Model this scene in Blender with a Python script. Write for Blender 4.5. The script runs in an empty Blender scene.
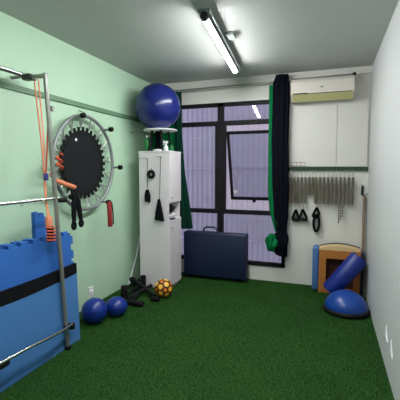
import bpy, bmesh, math, random
import numpy as np
from mathutils import Vector, Matrix

SC = bpy.context.scene
COL = SC.collection
random.seed(7)
PI = math.pi

# ------------------------------------------------------------------ camera, world, light, exposure
XL, XR, YB, YF, H = -2.46, 0.44, 4.846, -1.2, 2.739      # left wall, right wall, back wall, near wall, ceiling
FPX, YAW, PIT = 361.75, -0.3440, 0.0821
cyw, syw = math.cos(YAW), math.sin(YAW)
fwd = Vector((syw*math.cos(PIT), cyw*math.cos(PIT), -math.sin(PIT)))
rgt = Vector((cyw, -syw, 0))
upv = rgt.cross(fwd)
cam = bpy.data.objects.new('camera', bpy.data.cameras.new('camera'))
COL.objects.link(cam)
m = Matrix((rgt, upv, -fwd)).transposed().to_4x4()
m.translation = Vector((0, 0, 1.5))
cam.matrix_world = m
cam.data.sensor_width = 36
cam.data.lens = 36*FPX/400
cam.data.clip_start = 0.02
SC.camera = cam

W = bpy.data.worlds.new('world'); SC.world = W; W.use_nodes = True
W.node_tree.nodes['Background'].inputs[0].default_value = (0.95, 0.95, 1.0, 1)
W.node_tree.nodes['Background'].inputs[1].default_value = 1.85
SC.view_settings.view_transform = 'Standard'
SC.view_settings.look = 'None'
SC.view_settings.gamma = 1
SC.view_settings.use_curve_mapping = False
SC.view_settings.exposure = 0.0
TUBE = 164.0

# ------------------------------------------------------------------ materials
def s2l(c): return c/12.92 if c <= .04045 else ((c+.055)/1.055)**2.4
def rgb(r, g, b): return (s2l(r/255), s2l(g/255), s2l(b/255), 1)
def mat(name, col, rough=.6, metal=0, noise=0, nscale=20, bump=0, bscale=80, spec=.5, coat=0, sheen=0):
    m = bpy.data.materials.new(name); m.use_nodes = True
    nt = m.node_tree; b = nt.nodes['Principled BSDF']
    b.inputs['Base Color'].default_value = col
    b.inputs['Roughness'].default_value = rough
    b.inputs['Metallic'].default_value = metal
    b.inputs['Specular IOR Level'].default_value = spec
    if coat: b.inputs['Coat Weight'].default_value = coat
    tc = nt.nodes.new('ShaderNodeTexCoord')
    n = nt.nodes.new('ShaderNodeTexNoise'); n.inputs['Scale'].default_value = nscale
    n.inputs['Detail'].default_value = 5
    nt.links.new(tc.outputs['Object'], n.inputs['Vector'])
    mx = nt.nodes.new('ShaderNodeMix'); mx.data_type = 'RGBA'; mx.blend_type = 'MIX'
    a = noise or .04
    mx.inputs[6].default_value = tuple(c*(1-a) for c in col[:3])+(1,)
    mx.inputs[7].default_value = tuple(min(1, c*(1+a)) for c in col[:3])+(1,)
    nt.links.new(n.outputs['Fac'], mx.inputs[0])
    nt.links.new(mx.outputs[2], b.inputs['Base Color'])
    if bump:
        n2 = nt.nodes.new('ShaderNodeTexNoise'); n2.inputs['Scale'].default_value = bscale
        nt.links.new(tc.outputs['Object'], n2.inputs['Vector'])
        bp = nt.nodes.new('ShaderNodeBump'); bp.inputs['Strength'].default_value = bump
        bp.inputs['Distance'].default_value = .01
        nt.links.new(n2.outputs['Fac'], bp.inputs['Height'])
        nt.links.new(bp.outputs['Normal'], b.inputs['Normal'])
    return m
M = {}
M['wall_green'] = mat('mint wall paint', rgb(180, 212, 184), .55, noise=.03, nscale=3, bump=.15, bscale=60)
M['rail_green'] = mat('green painted wood', rgb(96, 132, 102), .5, noise=.08)
M['wall_white'] = mat('white wall paint', rgb(218, 216, 210), .55, noise=.02, nscale=3, bump=.12, bscale=60)
M['wall_right'] = mat('cool white wall paint', rgb(206, 206, 208), .55, noise=.02, nscale=3, bump=.12, bscale=60)
M['ceiling'] = mat('ceiling paint', rgb(188, 190, 188), .8, noise=.03, nscale=4, bump=.2, bscale=50)
M['frame'] = mat('black window frame', rgb(22, 19, 24), .6, spec=.2)
M['white_mel'] = mat('white melamine', rgb(224, 217, 222), .35, noise=.02)
M['board'] = mat('white board', rgb(214, 211, 206), .4, noise=.02)
M['steel'] = mat('brushed steel', rgb(146, 148, 142), .38, .6, noise=.1)
M['chrome'] = mat('chrome', rgb(215, 215, 215), .15, 1)
M['grey_paint'] = mat('grey powder coated steel', rgb(140, 146, 146), .4, .4)
M['black_rub'] = mat('black rubber', rgb(16, 16, 18), .7, spec=.2)
M['black_fab'] = mat('black fabric', rgb(18, 19, 22), .9, spec=.1, noise=.2, nscale=300)
M['tramp'] = mat('black trampoline mesh', rgb(28, 32, 34), .85, spec=.15, noise=.2, nscale=200)
M['orange'] = mat('orange rubber', rgb(222, 134, 98), .5)
M['orange_dk'] = mat('red orange rubber', rgb(196, 82, 54), .5)
M['red'] = mat('dark red foam', rgb(150, 40, 38), .6)
M['purple'] = mat('blue rubber grip', rgb(60, 60, 140), .5)
M['mat_blue'] = mat('blue foam mat', rgb(38, 100, 182), .75, noise=.12, nscale=90, bump=.3, bscale=400)
M['mat_light'] = mat('light blue foam mat', rgb(66, 122, 184), .75, noise=.08, nscale=90, bump=.3, bscale=400)
M['ball_blue'] = mat('glossy blue vinyl', rgb(22, 34, 104), .24, noise=.04)
M['ball_small'] = mat('blue rubber', rgb(12, 44, 132), .35, noise=.04)
M['bosu'] = mat('blue dome rubber', rgb(8, 62, 146), .35, noise=.04)
M['roll'] = mat('blue vinyl bolster', rgb(8, 36, 126), .42, noise=.05, nscale=60)
M['navy'] = mat('navy vinyl', rgb(22, 32, 62), .42, noise=.06, nscale=40, bump=.2, bscale=200)
M['curtain_dk'] = mat('dark navy cloth', rgb(15, 16, 25), .95, spec=.05, noise=.15, nscale=150)
M['curtain_gr'] = mat('green cloth', rgb(14, 104, 60), .9, spec=.05, noise=.1, nscale=150)
M['curtain_gd'] = mat('dark green cloth', rgb(12, 50, 38), .9, spec=.05, noise=.1, nscale=150)
M['ac_white'] = mat('ac plastic', rgb(214, 206, 198), .4)
M['ac_yel'] = mat('yellowed plastic', rgb(188, 182, 132), .4)
M['dark'] = mat('dark plastic', rgb(18, 18, 20), .5)
M['hook_green'] = mat('dark green painted board', rgb(24, 58, 40), .6, noise=.15)
M['spring'] = mat('dull nickel spring wire', rgb(112, 103, 90), .5, .2, noise=.15, nscale=60)
M['wood'] = mat('honey plywood', rgb(176, 112, 48), .5, noise=.15, nscale=12)
M['wood_lt'] = mat('pale plywood', rgb(214, 184, 136), .5, noise=.1, nscale=12)
M['wood_dk'] = mat('reddish brown wood', rgb(92, 48, 34), .6, noise=.15, nscale=12)
M['pad_blue'] = mat('pale blue upholstery', rgb(66, 108, 165), .6)
M['stickwood'] = mat('brown wood pole', rgb(136, 112, 98), .5, noise=.15)
M['white_pl'] = mat('white plastic', rgb(228, 228, 230), .4)
M['green_pl'] = mat('green bottle plastic', rgb(20, 110, 50), .3)
M['yellow'] = mat('yellow ball panels', rgb(250, 190, 60), .4)
M['ball_or'] = mat('orange ball panels', rgb(225, 120, 30), .4)
M['ball_seam'] = mat('dark red ball seams', rgb(70, 22, 14), .5)
M['tramp_spring'] = mat('galvanised spring', rgb(160, 166, 160), .4, .4)
M['sheet_fr'] = mat('purlin', rgb(210, 200, 220), .6)
M['ground'] = mat('outside concrete', rgb(130, 130, 128), .9)

def turf_mat():
    m = bpy.data.materials.new('artificial turf'); m.use_nodes = True
    nt = m.node_tree; b = nt.nodes['Principled BSDF']; N = nt.nodes.new; Lk = nt.links.new
    g = N('ShaderNodeNewGeometry')
    def noise(s, d=4):
        n = N('ShaderNodeTexNoise'); n.inputs['Scale'].default_value = s; n.inputs['Detail'].default_value = d
        Lk(g.outputs['Position'], n.inputs['Vector']); return n
    n1 = noise(70); n2 = noise(2.2, 3)
    r = N('ShaderNodeValToRGB'); e = r.color_ramp.elements
    e[0].position = .3; e[0].color = rgb(17, 46, 14); e[1].position = .72; e[1].color = rgb(52, 104, 38)
    Lk(n1.outputs['Fac'], r.inputs[0])
    r2 = N('ShaderNodeValToRGB'); e = r2.color_ramp.elements
    e[0].position = .35; e[0].color = (.82, .86, .8, 1); e[1].position = .7; e[1].color = (1.08, 1.05, 1, 1)
    Lk(n2.outputs['Fac'], r2.inputs[0])
    mx = N('ShaderNodeMix'); mx.data_type = 'RGBA'; mx.blend_type = 'MULTIPLY'; mx.inputs[0].default_value = 1
    Lk(r.outputs[0], mx.inputs[6]); Lk(r2.outputs[0], mx.inputs[7])
    Lk(mx.outputs[2], b.inputs['Base Color'])
    b.inputs['Roughness'].default_value = .8; b.inputs['Specular IOR Level'].default_value = .2
    bp = N('ShaderNodeBump'); bp.inputs['Strength'].default_value = .8; bp.inputs['Distance'].default_value = .01
    n3 = noise(160, 6); Lk(n3.outputs['Fac'], bp.inputs['Height']); Lk(bp.outputs['Normal'], b.inputs['Normal'])
    return m
M['turf'] = turf_mat()

def emis(name, col, s):
    m = bpy.data.materials.new(name); m.use_nodes = True; nt = m.node_tree
    b = nt.nodes['Principled BSDF']; b.inputs['Base Color'].default_value = (.9, .9, .9, 1)
    b.inputs['Emission Color'].default_value = col; b.inputs['Emission Strength'].default_value = s
    return m
M['tube'] = emis('lit tube', (.98, 1, .985, 1), TUBE)

def glass_mat(name, tint, refl=.12):
    m = bpy.data.materials.new(name); m.use_nodes = True; nt = m.node_tree
    nt.nodes.remove(nt.nodes['Principled BSDF']); out = nt.nodes['Material Output']
    t = nt.nodes.new('ShaderNodeBsdfTransparent'); t.inputs[0].default_value = tint
    g = nt.nodes.new('ShaderNodeBsdfGlossy'); g.inputs['Roughness'].default_value = .02
    f = nt.nodes.new('ShaderNodeFresnel'); f.inputs[0].default_value = 1.5
    mt = nt.nodes.new('ShaderNodeMath'); mt.operation = 'MULTIPLY'; mt.inputs[1].default_value = .9
    mx = nt.nodes.new('ShaderNodeMixShader')
    nt.links.new(f.outputs[0], mt.inputs[0]); nt.links.new(mt.outputs[0], mx.inputs[0])
    nt.links.new(t.outputs[0], mx.inputs[1]); nt.links.new(g.outputs[0], mx.inputs[2])
    nt.links.new(mx.outputs[0], out.inputs[0]); return m
M['glass'] = glass_mat('window glass', (.76, .78, .84, 1))
def sheet_mat():
    m = bpy.data.materials.new('lilac corrugated sheet'); m.use_nodes = True; nt = m.node_tree
    nt.nodes.remove(nt.nodes['Principled BSDF']); out = nt.nodes['Material Output']
    d = nt.nodes.new('ShaderNodeBsdfDiffuse'); t = nt.nodes.new('ShaderNodeBsdfTranslucent')
    for n in (d, t): n.inputs[0].default_value = rgb(190, 182, 198)
    mx = nt.nodes.new('ShaderNodeMixShader'); mx.inputs[0].default_value = .35
    nt.links.new(d.outputs[0], mx.inputs[1]); nt.links.new(t.outputs[0], mx.inputs[2])
    nt.links.new(mx.outputs[0], out.inputs[0]); return m
M['sheet'] = sheet_mat()

# ------------------------------------------------------------------ mesh helpers
class MB:
    def __init__(s): s.v = []; s.f = []; s.m = []; s.cur = 0
    def add(s, vs, fs):
        o = len(s.v); s.v += [tuple(v) for v in vs]
        s.f += [tuple(i+o for i in f) for f in fs]; s.m += [s.cur]*len(fs); return s
    def box(s, a, b, bev=0):
        x0, y0, z0 = a; x1, y1, z1 = b
        if bev:
            bm = bmesh.new(); bmesh.ops.create_cube(bm, size=1)
            for v in bm.verts: v.co = Vector(((x0+x1)/2+v.co.x*(x1-x0), (y0+y1)/2+v.co.y*(y1-y0), (z0+z1)/2+v.co.z*(z1-z0)))
            bmesh.ops.bevel(bm, geom=bm.edges[:], offset=bev, segments=3, profile=.5, affect='EDGES')
            s.bm(bm); return s
        return s.add([(x0,y0,z0),(x1,y0,z0),(x1,y1,z0),(x0,y1,z0),(x0,y0,z1),(x1,y0,z1),(x1,y1,z1),(x0,y1,z1)],
                     [(0,3,2,1),(4,5,6,7),(0,1,5,4),(1,2,6,5),(2,3,7,6),(3,0,4,7)])
    def bm(s, bm):
        bm.verts.index_update()
        s.add([v.co[:] for v in bm.verts], [[v.index for v in f.verts] for f in bm.faces]); bm.free(); return s
    def tube(s, pts, r, n=12, close=False, flat=1):
        pts = [Vector(p) for p in pts]; k = len(pts)
        rs = r if isinstance(r, (list, tuple)) else [r]*k
        tan = []
        for i in range(k):
            a = pts[(i-1) % k] if (close or i > 0) else pts[i]; b = pts[(i+1) % k] if (close or i < k-1) else pts[i]
            tan.append((b-a).normalized())
        t0 = tan[0]; ref = Vector((0,0,1)) if abs(t0.z) < .9 else Vector((1,0,0))
        nrm = t0.cross(ref).normalized(); vs = []
        for i in range(k):
            if i:
                nrm = (nrm - tan[i]*nrm.dot(tan[i]))
                nrm = nrm.normalized() if nrm.length > 1e-6 else tan[i].orthogonal().normalized()
            bi = tan[i].cross(nrm)
            for j in range(n):
                a = 2*PI*j/n; vs.append(pts[i]+nrm*(math.cos(a)*rs[i])+bi*(math.sin(a)*rs[i]*flat))
        fs = []
        for i in range(k if close else k-1):
            i2 = (i+1) % k
            for j in range(n):
                fs.append((i*n+j, i*n+(j+1) % n, i2*n+(j+1) % n, i2*n+j))
        if not close: fs.append(tuple(reversed(range(n)))); fs.append(tuple((k-1)*n+j for j in range(n)))
        return s.add(vs, fs)
    def cyl(s, a, b, r, n=20, bev=0):
        a = Vector(a); b = Vector(b)
        if bev:
            d = (b-a).normalized()
            return s.tube([a, a+d*bev*.3, a+d*bev, b-d*bev, b-d*bev*.3, b], [r-bev, r-bev*.3, r, r, r-bev*.3, r-bev], n)
        return s.tube([a, b], r, n)
    def lathe(s, prof, c=(0,0,0), n=40):
        vs = []; k = len(prof)
        for (r, z) in prof:
            for j in range(n):
                a = 2*PI*j/n; vs.append((c[0]+r*math.cos(a), c[1]+r*math.sin(a), c[2]+z))
        fs = [(i*n+j, i*n+(j+1) % n, (i+1)*n+(j+1) % n, (i+1)*n+j) for i in range(k-1) for j in range(n)]
        fs += [tuple(reversed(range(n))), tuple((k-1)*n+j for j in range(n))]
        return s.add(vs, fs)
    def ball(s, c, r, sz=1, seg=40):
        k = seg//2
        return s.lathe([(max(1e-4, r*math.sin(PI*i/k)), -r*sz*math.cos(PI*i/k)) for i in range(k+1)], c, seg)
    def prism(s, poly, ax, a, b):
        # polygon in the plane across axis ax, extruded a..b ; poly points are the two other coords in order
        def P(u, v, w):
            return {0: (w, u, v), 1: (u, w, v), 2: (u, v, w)}[ax]
        n = len(poly)
        vs = [P(u, v, a) for u, v in poly]+[P(u, v, b) for u, v in poly]
        return s.add(vs, [tuple(range(n)), tuple(range(2*n-1, n-1, -1))]+[(i, n+i, n+(i+1) % n, (i+1) % n) for i in range(n)])
    def build(s, name, mt, parent=None, smooth=False, **kw):
        me = bpy.data.meshes.new(name)
        o = bpy.data.objects.new(name, me); COL.objects.link(o)
        off = Vector((0,0,0)); v = s.v
        if parent is not None:
            o.parent = parent
            if parent.get('_w') is not None:
                w = Vector(parent['_w']); v = [tuple(Vector(q)-w) for q in s.v]; o['_w'] = tuple(w)
        else:
            if 'origin' in kw:
                off = Vector(kw.pop('origin')); v = [tuple(Vector(q)-off) for q in s.v]; o.location = off
                o['_w'] = tuple(off)
        me.from_pydata(v, [], s.f); me.update()
        bm = bmesh.new(); bm.from_mesh(me); bmesh.ops.recalc_face_normals(bm, faces=bm.faces); bm.to_mesh(me); bm.free()
        for q in (mt if isinstance(mt, (list, tuple)) else [mt]): me.materials.append(M[q])
        if isinstance(mt, (list, tuple)): me.polygons.foreach_set('material_index', s.m)
        if smooth:
            me.polygons.foreach_set('use_smooth', [True]*len(me.polygons))
            try: me.set_sharp_from_angle(angle=math.radians(40))
            except Exception: pass
        for k, val in kw.items(): o[k] = val
        return o
def thing(name, loc, label, cat, group=None, world=True):
    o = bpy.data.objects.new(name, None); COL.objects.link(o); o.location = loc; o.empty_display_size = .05
    o['label'] = label; o['category'] = cat
    if group: o['group'] = group
    if world: o['_w'] = tuple(loc)          # geometry of the parts is given in room coordinates
    return o
def copy_thing(root, loc, label=None):
    r = root.copy(); COL.objects.link(r); r.location = loc
    if label: r['label'] = label
    for ch in root.children:
        c = ch.copy(); COL.objects.link(c); c.parent = r
        for g in ch.children:
            d = g.copy(); COL.objects.link(d); d.parent = c
    return r
def struct(name, mb, mt, parent=None, **k):
    o = mb.build(name, mt, parent, **k)
    if parent is None: o['kind'] = 'structure'
    return o

# ------------------------------------------------------------------ room shell
struct('floor', MB().box((XL-.1, YF-.1, -.1), (XR+.1, YB+.1, 0)), 'turf')
struct('ceiling', MB().box((XL-.1, YF-.1, H), (XR+.1, YB+.1, H+.1)), 'ceiling')
struct('wall_left', MB().box((XL-.12, YF-.1, 0), (XL, YB+.15, H)), 'wall_green')
struct('wall_right', MB().box((XR, YF-.1, 0), (XR+.12, YB+.15, H)), 'wall_right')
struct('wall_front', MB().box((XL, YF-.12, 0), (XR, YF, H)), 'wall_white')
WX0, WX1, WZ0, WZ1 = -2.20, -.53, .20, 2.42
wb = MB()
wb.box((XL, YB, 0), (WX0, YB+.15, H)); wb.box((WX1, YB, 0), (XR, YB+.15, H))
wb.box((WX0, YB, 0), (WX1, YB+.15, WZ0)); wb.box((WX0, YB, WZ1), (WX1, YB+.15, H))
struct('wall_back', wb, 'wall_white')
# green painted rail along the left wall
struct('trim_1', MB().box((XL, YF, 2.150), (XL+.02, YB, 2.197)), 'rail_green')

# window: dark steel frame, fixed panes and one sash pushed open
wf = thing('window_1', (-1.365, YB, WZ0), 'x', 'window'); del wf['label']; del wf['category']; wf['kind'] = 'structure'
fr = MB(); y0, y1 = YB-.012, YB+.05
fr.box((WX0, y0, WZ0), (WX1, y1, WZ0+.05)); fr.box((WX0, y0, WZ1-.05), (WX1, y1, WZ1))
fr.box((WX0, y0, WZ0), (WX0+.05, y1, WZ1)); fr.box((WX1-.05, y0, WZ0), (WX1, y1, WZ1))
fr.box((-1.475, y0, WZ0), (-1.395, y1, WZ1))
fr.box((WX0, y0-.004, 2.112), (WX1, y1, 2.172)); fr.box((WX0, y0-.004, .896), (WX1, y1, .954))
fr.build('window_frame', 'frame', wf)
ib = MB(); ib.box((-1.51, y0-.004, .954), (-1.475, y1-.01, 2.112)); ib.box((-1.395, y0-.004, .954), (-1.36, y1-.01, 2.112))
ib.build('inner_frame', 'frame', wf)
gy = YB+.03
for a in ((WX0+.05, -1.475, 2.172, WZ1-.05), (-1.395, WX1-.05, 2.172, WZ1-.05), (WX0+.05, -1.51, .954, 2.112),
          (WX0+.05, -1.475, WZ0+.05, .896), (-1.395, WX1-.05, WZ0+.05, .896)):
    k0, k1 = (-.036, .036) if a[0] == -1.395 and a[2] > 2 else (0, 0)     # upper right pane turned askew to steer the tube's reflection
    k2 = .003 if k0 else 0
    MB().add([(a[0], gy+k0-k2, a[2]), (a[1], gy+k1-k2, a[2]), (a[1], gy+k1+k2, a[3]), (a[0], gy+k0+k2, a[3]),
              (a[0], gy+k0-k2+.004, a[2]), (a[1], gy+k1-k2+.004, a[2]), (a[1], gy+k1+k2+.004, a[3]), (a[0], gy+k0+k2+.004, a[3])],
             [(0,1,2,3),(4,7,6,5),(0,4,5,1),(1,5,6,2),(2,6,7,3),(3,7,4,0)]).build('pane', 'glass', wf)
# open sash: hinged near the top, bottom pushed out of the room
sx0, sx1 = -1.355, -.585
st, sb_ = Vector((0, YB+.02, 2.03)), Vector((0, YB+.30, 1.075))
dv = (sb_-st); ln = dv.length; dv.normalize(); nv = Vector((1,0,0)).cross(dv).normalized()
def sashbox(mb, xa, xb, u0, u1, t0=-.015, t1=.015):
    vs = [Vector((x, 0, 0))+st+dv*u+nv*t for x in (xa, xb) for u in (u0, u1) for t in (t0, t1)]
    mb.add(vs, [(0,1,3,2),(4,6,7,5),(0,4,5,1),(2,3,7,6),(0,2,6,4),(1,5,7,3)])
sf = MB()
sashbox(sf, sx0, sx1, 0, .04); sashbox(sf, sx0, sx1, ln-.04, ln); sashbox(sf, sx0, sx0+.035, .04, ln-.04); sashbox(sf, sx1-.035, sx1, .04, ln-.04)
sash = sf.build('sash', 'frame', wf)
g = MB(); sashbox(g, sx0+.035, sx1-.035, .04, ln-.04, -.002, .002); g.build('pane', 'glass', sash)
g = MB(); sashbox(g, -1.03, -.99, ln-.05, ln+.02, -.05, -.012); g.build('latch', 'frame', sash)
g = MB(); c0 = Vector((-1.28, 0, 0))+st+dv*(ln-.12)-nv*.004
ring = [c0+Vector((1,0,0))*math.cos(a)*.03+dv*math.sin(a)*.03 for a in [i*PI/10 for i in range(20)]]
g.add(ring+[q-nv*.001 for q in ring], [tuple(range(20)), tuple(range(39, 19, -1))]+[(i, (i+1) % 20, 20+(i+1) % 20, 20+i) for i in range(20)])
g.build('sticker', 'white_pl', sash)

# outside: lilac corrugated sheeting and the ground
SY = 5.75
n = 460; pts = [(-4.2+i*.0145, SY-.03*max(0, math.cos(2*PI*(i*.0145)/.087))**2) for i in range(n)]
sh = MB(); sh.add([(x, y, z) for z in (-.4, 3.6) for x, y in pts], [(i, i+1, n+i+1, n+i) for i in range(n-1)])
cs = sh.build('corrugated_fence', 'sheet', smooth=True, origin=(-1.4, SY, -.4), label='lilac corrugated sheeting seen through the window panes', category='fence')
pr = MB()
for z in (.35, 1.52, 2.75): pr.box((-4.2, SY-.055, z), (2.4, SY-.031, z+.022))
pr.build('purlin', 'sheet_fr', cs)
struct('trim_2', MB().box((-4.5, YB+.15, -.5), (2.6, 6.6, -.4)), 'ground')

# ------------------------------------------------------------------ turf blades
def turf():
    rng = np.random.default_rng(3); k = 150000
    x = rng.uniform(XL+.01, XR-.01, k); y = YB-.01-(YB-1.4)*rng.uniform(0, 1, k)**1.0
    a = rng.uniform(0, 2*PI, k); h = rng.uniform(.007, .015, k); l = rng.uniform(-.008, .008, (k, 2)); w = .0016
    v = np.empty((k, 3, 3)); v[:, 0] = np.stack([x-w*np.cos(a), y-w*np.sin(a), 0*x], 1)
    v[:, 1] = np.stack([x+w*np.cos(a), y+w*np.sin(a), 0*x], 1); v[:, 2] = np.stack([x+l[:, 0], y+l[:, 1], h], 1)
    v[:, 2, 0] = np.clip(v[:, 2, 0], XL+.002, XR-.002); v[:, 2, 1] = np.minimum(v[:, 2, 1], YB-.002)
    me = bpy.data.meshes.new('turf_blades'); me.vertices.add(3*k); me.vertices.foreach_set('co', v.ravel())
    me.loops.add(3*k); me.loops.foreach_set('vertex_index', np.arange(3*k, dtype=np.int32))
    me.polygons.add(k); me.polygons.foreach_set('loop_start', np.arange(0, 3*k, 3, dtype=np.int32))
    me.update(); me.validate(); me.materials.append(M['turf'])
    o = bpy.data.objects.new('artificial_turf', me); COL.objects.link(o)
    o['label'] = 'short green artificial turf blades covering the floor'; o['category'] = 'artificial turf'; o['kind'] = 'stuff'
turf()

# ------------------------------------------------------------------ ceiling tube light
def beam(mb, a, b, hw, z0, z1):
    a = Vector(a); b = Vector(b); d = (b-a).normalized(); s = Vector((d.y, -d.x, 0))*hw
    vs = [(*(p+q).xy, z) for z in (z0, z1) for p, q in ((a, -s), (a, s), (b, s), (b, -s))]
    mb.add(vs, [(0,3,2,1),(4,5,6,7),(0,1,5,4),(1,2,6,5),(2,3,7,6),(3,0,4,7)]); return mb
def batten(LA, LB_, label):
    ld = (LB_-LA).normalized(); ls = Vector((ld.y, -ld.x, 0)); lm = (LA+LB_)/2
    t = thing('tube_light', (lm.x, lm.y, H), label, 'lamp', 'ceiling tube lights')
    def half_tube(a0, a1, r):
        mb = MB(); k = 16; vs = []
        for P_ in (LA+ld*.03, LB_-ld*.03):
            for rr in (r, r-.003):
                for i in range(k+1):
                    w = math.radians(a0+(a1-a0)*i/k); vs.append(P_+ls*(rr*math.cos(w))+Vector((0, 0, rr*math.sin(w))))
        n = k+1; fs = []
        for i in range(k): fs += [(i, i+1, 2*n+i+1, 2*n+i), (n+i, 3*n+i, 3*n+i+1, n+i+1), (i, n+i, n+i+1, i+1), (2*n+i, 2*n+i+1, 3*n+i+1, 3*n+i)]
        fs += [(0, 2*n, 3*n, n), (k, n+k, 3*n+k, 2*n+k)]
        return mb.add(vs, fs)
    half_tube(-166, -14, .026).build('diffuser', 'tube', t, True)
    half_tube(-14, 194, .026).build('tube_back', 'grey_paint', t, True)
    beam(MB(), LA-ld*.02, LB_+ld*.02, .046, 2.680, 2.705).build('housing', 'grey_paint', t)
    for p in (LA, LB_): MB().cyl(p-ld*.03, p+ld*.03, .030, 16, .005).build('end_cap', 'dark' if p is LA else 'grey_paint', t, True)
    for u in (.15, .85):
        q = LA.lerp(LB_, u); MB().cyl((q.x, q.y, 2.70), (q.x, q.y, H), .012, 10).build('hanger', 'grey_paint', t, True)
batten(Vector((-.925, 2.68, 2.655)), Vector((-1.075, 4.235, 2.655)), 'long lit white tube light under the ceiling in front of the window')
batten(Vector((-.735, .62, 2.655)), Vector((-.875, 2.17, 2.655)), 'lit white tube light in line behind the visible one, nearer the camera')
t = thing('junction_box', (-.88, 3.28, H), 'small grey box on the ceiling beside the tube light', 'junction box')
MB().box((-.915, 3.24, H-.035), (-.845, 3.36, H), .006).build('box', 'grey_paint', t)
MB().tube([(-.88, 3.28, H-.03), (-.93, 3.24, H-.02), (-.955, 3.2, 2.725)], .006, 8).build('cable', 'grey_paint', t, True)

# ------------------------------------------------------------------ curtain rod and curtains
t = thing('curtain_rod', (-.9, 4.74, 2.61), 'thin grey curtain rod above the window', 'curtain rod')
MB().cyl((-2.10, 4.74, 2.604), (.235, 4.74, 2.633), .011, 12).build('rod', 'steel', t, True)
for x in (-2.11, .24):
    MB().ball((x, 4.74, 2.604 if x < 0 else 2.633), .024, 1, 16).build('finial', 'dark', t, True)
for x, z in ((-2.0, 2.605), (.20, 2.632)):
    MB().cyl((x, 4.74, z), (x, YB, z), .009, 10).build('bracket', 'steel', t, True)

def drape(rows, n=56, nf=9, amp=.018, ph=0, y=4.74):
    vs = []; k = 0; mb = MB()
    # rows: (z, centre x, half width, half depth)
    R = []
    for i in range(len(rows)-1):
        a, b = rows[i], rows[i+1]; st_ = max(1, int(abs(a[0]-b[0])/.05))
        for j in range(st_): R.append([a[q]+(b[q]-a[q])*j/st_ for q in range(4)])
    R.append(list(rows[-1]))
    for (z, xc, hw, hd) in R:
        for j in range(n):
            t_ = 2*PI*j/n; f = 1+.22*math.sin(nf*t_+ph)+.06*math.sin(3*t_+z*5)
            vs.append((xc+hw*math.cos(t_)*(1+.05*math.sin(nf*t_)), y+hd*math.sin(t_)*f, z))
    k = len(R)
    fs = [(i*n+j, i*n+(j+1) % n, (i+1)*n+(j+1) % n, (i+1)*n+j) for i in range(k-1) for j in range(n)]
    fs += [tuple(range(n)), tuple(reversed(range((k-1)*n, k*n)))]
    return mb.add(vs, fs)
t = thing('curtain', (-.6, 4.74, 0), 'dark navy curtain with a green edge gathered in a knot beside the window', 'curtain')
drape([(2.70, -.600, .075, .03), (2.66, -.605, .085, .04), (2.61, -.61, .1, .045), (2.55, -.612, .105, .045), (1.9, -.615, .108, .05), (1.3, -.600, .105, .05),
       (.9, -.585, .09, .045), (.70, -.575, .065, .04)]).build('dark_panel', 'curtain_dk', t, True)
drape([(2.575, -.715, .045, .03), (1.9, -.72, .04, .03), (1.2, -.715, .042, .03), (.95, -.69, .04, .03), (.70, -.62, .035, .028)], nf=5, y=4.745).build('green_panel', 'curtain_gr', t, True)
def blob(c, rx, ry, rz, nf, amp, ph=0, n=40, k=22):
    mb = MB(); vs = []
    for i in range(k+1):
        v = PI*i/k
        for j in range(n):
            u = 2*PI*j/n
            f = 1+amp*math.sin(nf*u+ph+3*v)*math.sin(v)+amp*.7*math.sin(5*v+2*u+ph)*math.sin(v)
            s = max(math.sin(v), 1e-3)
            vs.append((c[0]+rx*f*s*math.cos(u), c[1]+ry*f*s*math.sin(u), c[2]+rz*f*math.cos(v)))
    fs = [(i*n+j, i*n+(j+1) % n, (i+1)*n+(j+1) % n, (i+1)*n+j) for i in range(k) for j in range(n)]
    return mb.add(vs, fs)
blob((-.575, 4.72, .56), .085, .06, .175, 7, .17, 2).build('knot', 'curtain_dk', t, True)
blob((-.69, 4.70, .56), .07, .05, .115, 6, .24, 1).build('green_bunch', 'curtain_gr', t, True)
drape([(.50, -.555, .06, .04), (.42, -.55, .055, .035), (.38, -.545, .05, .03)], nf=6).build('tail', 'curtain_dk', t, True)
t = thing('curtain', (-2.1, 4.74, 0), 'green curtain hanging at the left of the window behind the white cabinet', 'curtain')
drape([(2.575, -2.215, .215, .04), (2.0, -2.21, .21, .045), (1.5, -2.19, .22, .05), (.9, -2.16, .24, .055), (.68, -2.15, .26, .055)], nf=13).build('green_panel', 'curtain_gr', t, True)
drape([(2.575, -2.01, .045, .045), (2.0, -2.01, .05, .05), (1.5, -1.985, .06, .06), (.9, -1.93, .10, .065), (.68, -1.92, .115, .065)], nf=7, y=4.715).build('dark_edge', 'curtain_gd', t, True)

# ------------------------------------------------------------------ air conditioner
t = thing('air_conditioner', (-.12, YB, 2.36), 'white split air conditioner with a yellowed lower panel on the back wall', 'air conditioner')
ax0, ax1 = -.482, .240
MB().prism([(YB, 2.352), (YB-.12, 2.350), (YB-.186, 2.42), (YB-.19, 2.57), (YB-.16, 2.608), (YB, 2.615)], 0, ax0, ax1).build('body', 'ac_white', t)
MB().prism([(YB-.187, 2.425), (YB-.125, 2.347), (YB-.13, 2.342), (YB-.192, 2.42)], 0, ax0+.02, ax1-.012).build('lower_panel', 'ac_yel', t)
MB().box((ax0+.025, YB-.194, 2.421), (ax1-.02, YB-.185, 2.428)).build('vent_slot', 'dark', t)
MB().box((ax0+.03, YB-.196, 2.425), (ax0+.20, YB-.185, 2.436)).build('air_outlet', 'dark', t)
MB().box((-.135, YB-.193, 2.488), (-.10, YB-.187, 2.505), .002).build('badge', 'grey_paint', t)
for x in (-.46, .21): MB().box((x, YB-.1, 2.61), (x+.015, YB-.02, 2.628)).build('top_clip', 'ac_white', t)
MB().tube([(.24, YB-.03, 2.60), (.30, YB-.03, 2.66), (XR-.002, YB-.03, 2.665)], .018, 12).build('conduit', 'wall_white', origin=(.3, YB-.03, 2.6), label='white pipe running from the air conditioner to the right wall', category='pipe')

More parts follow.
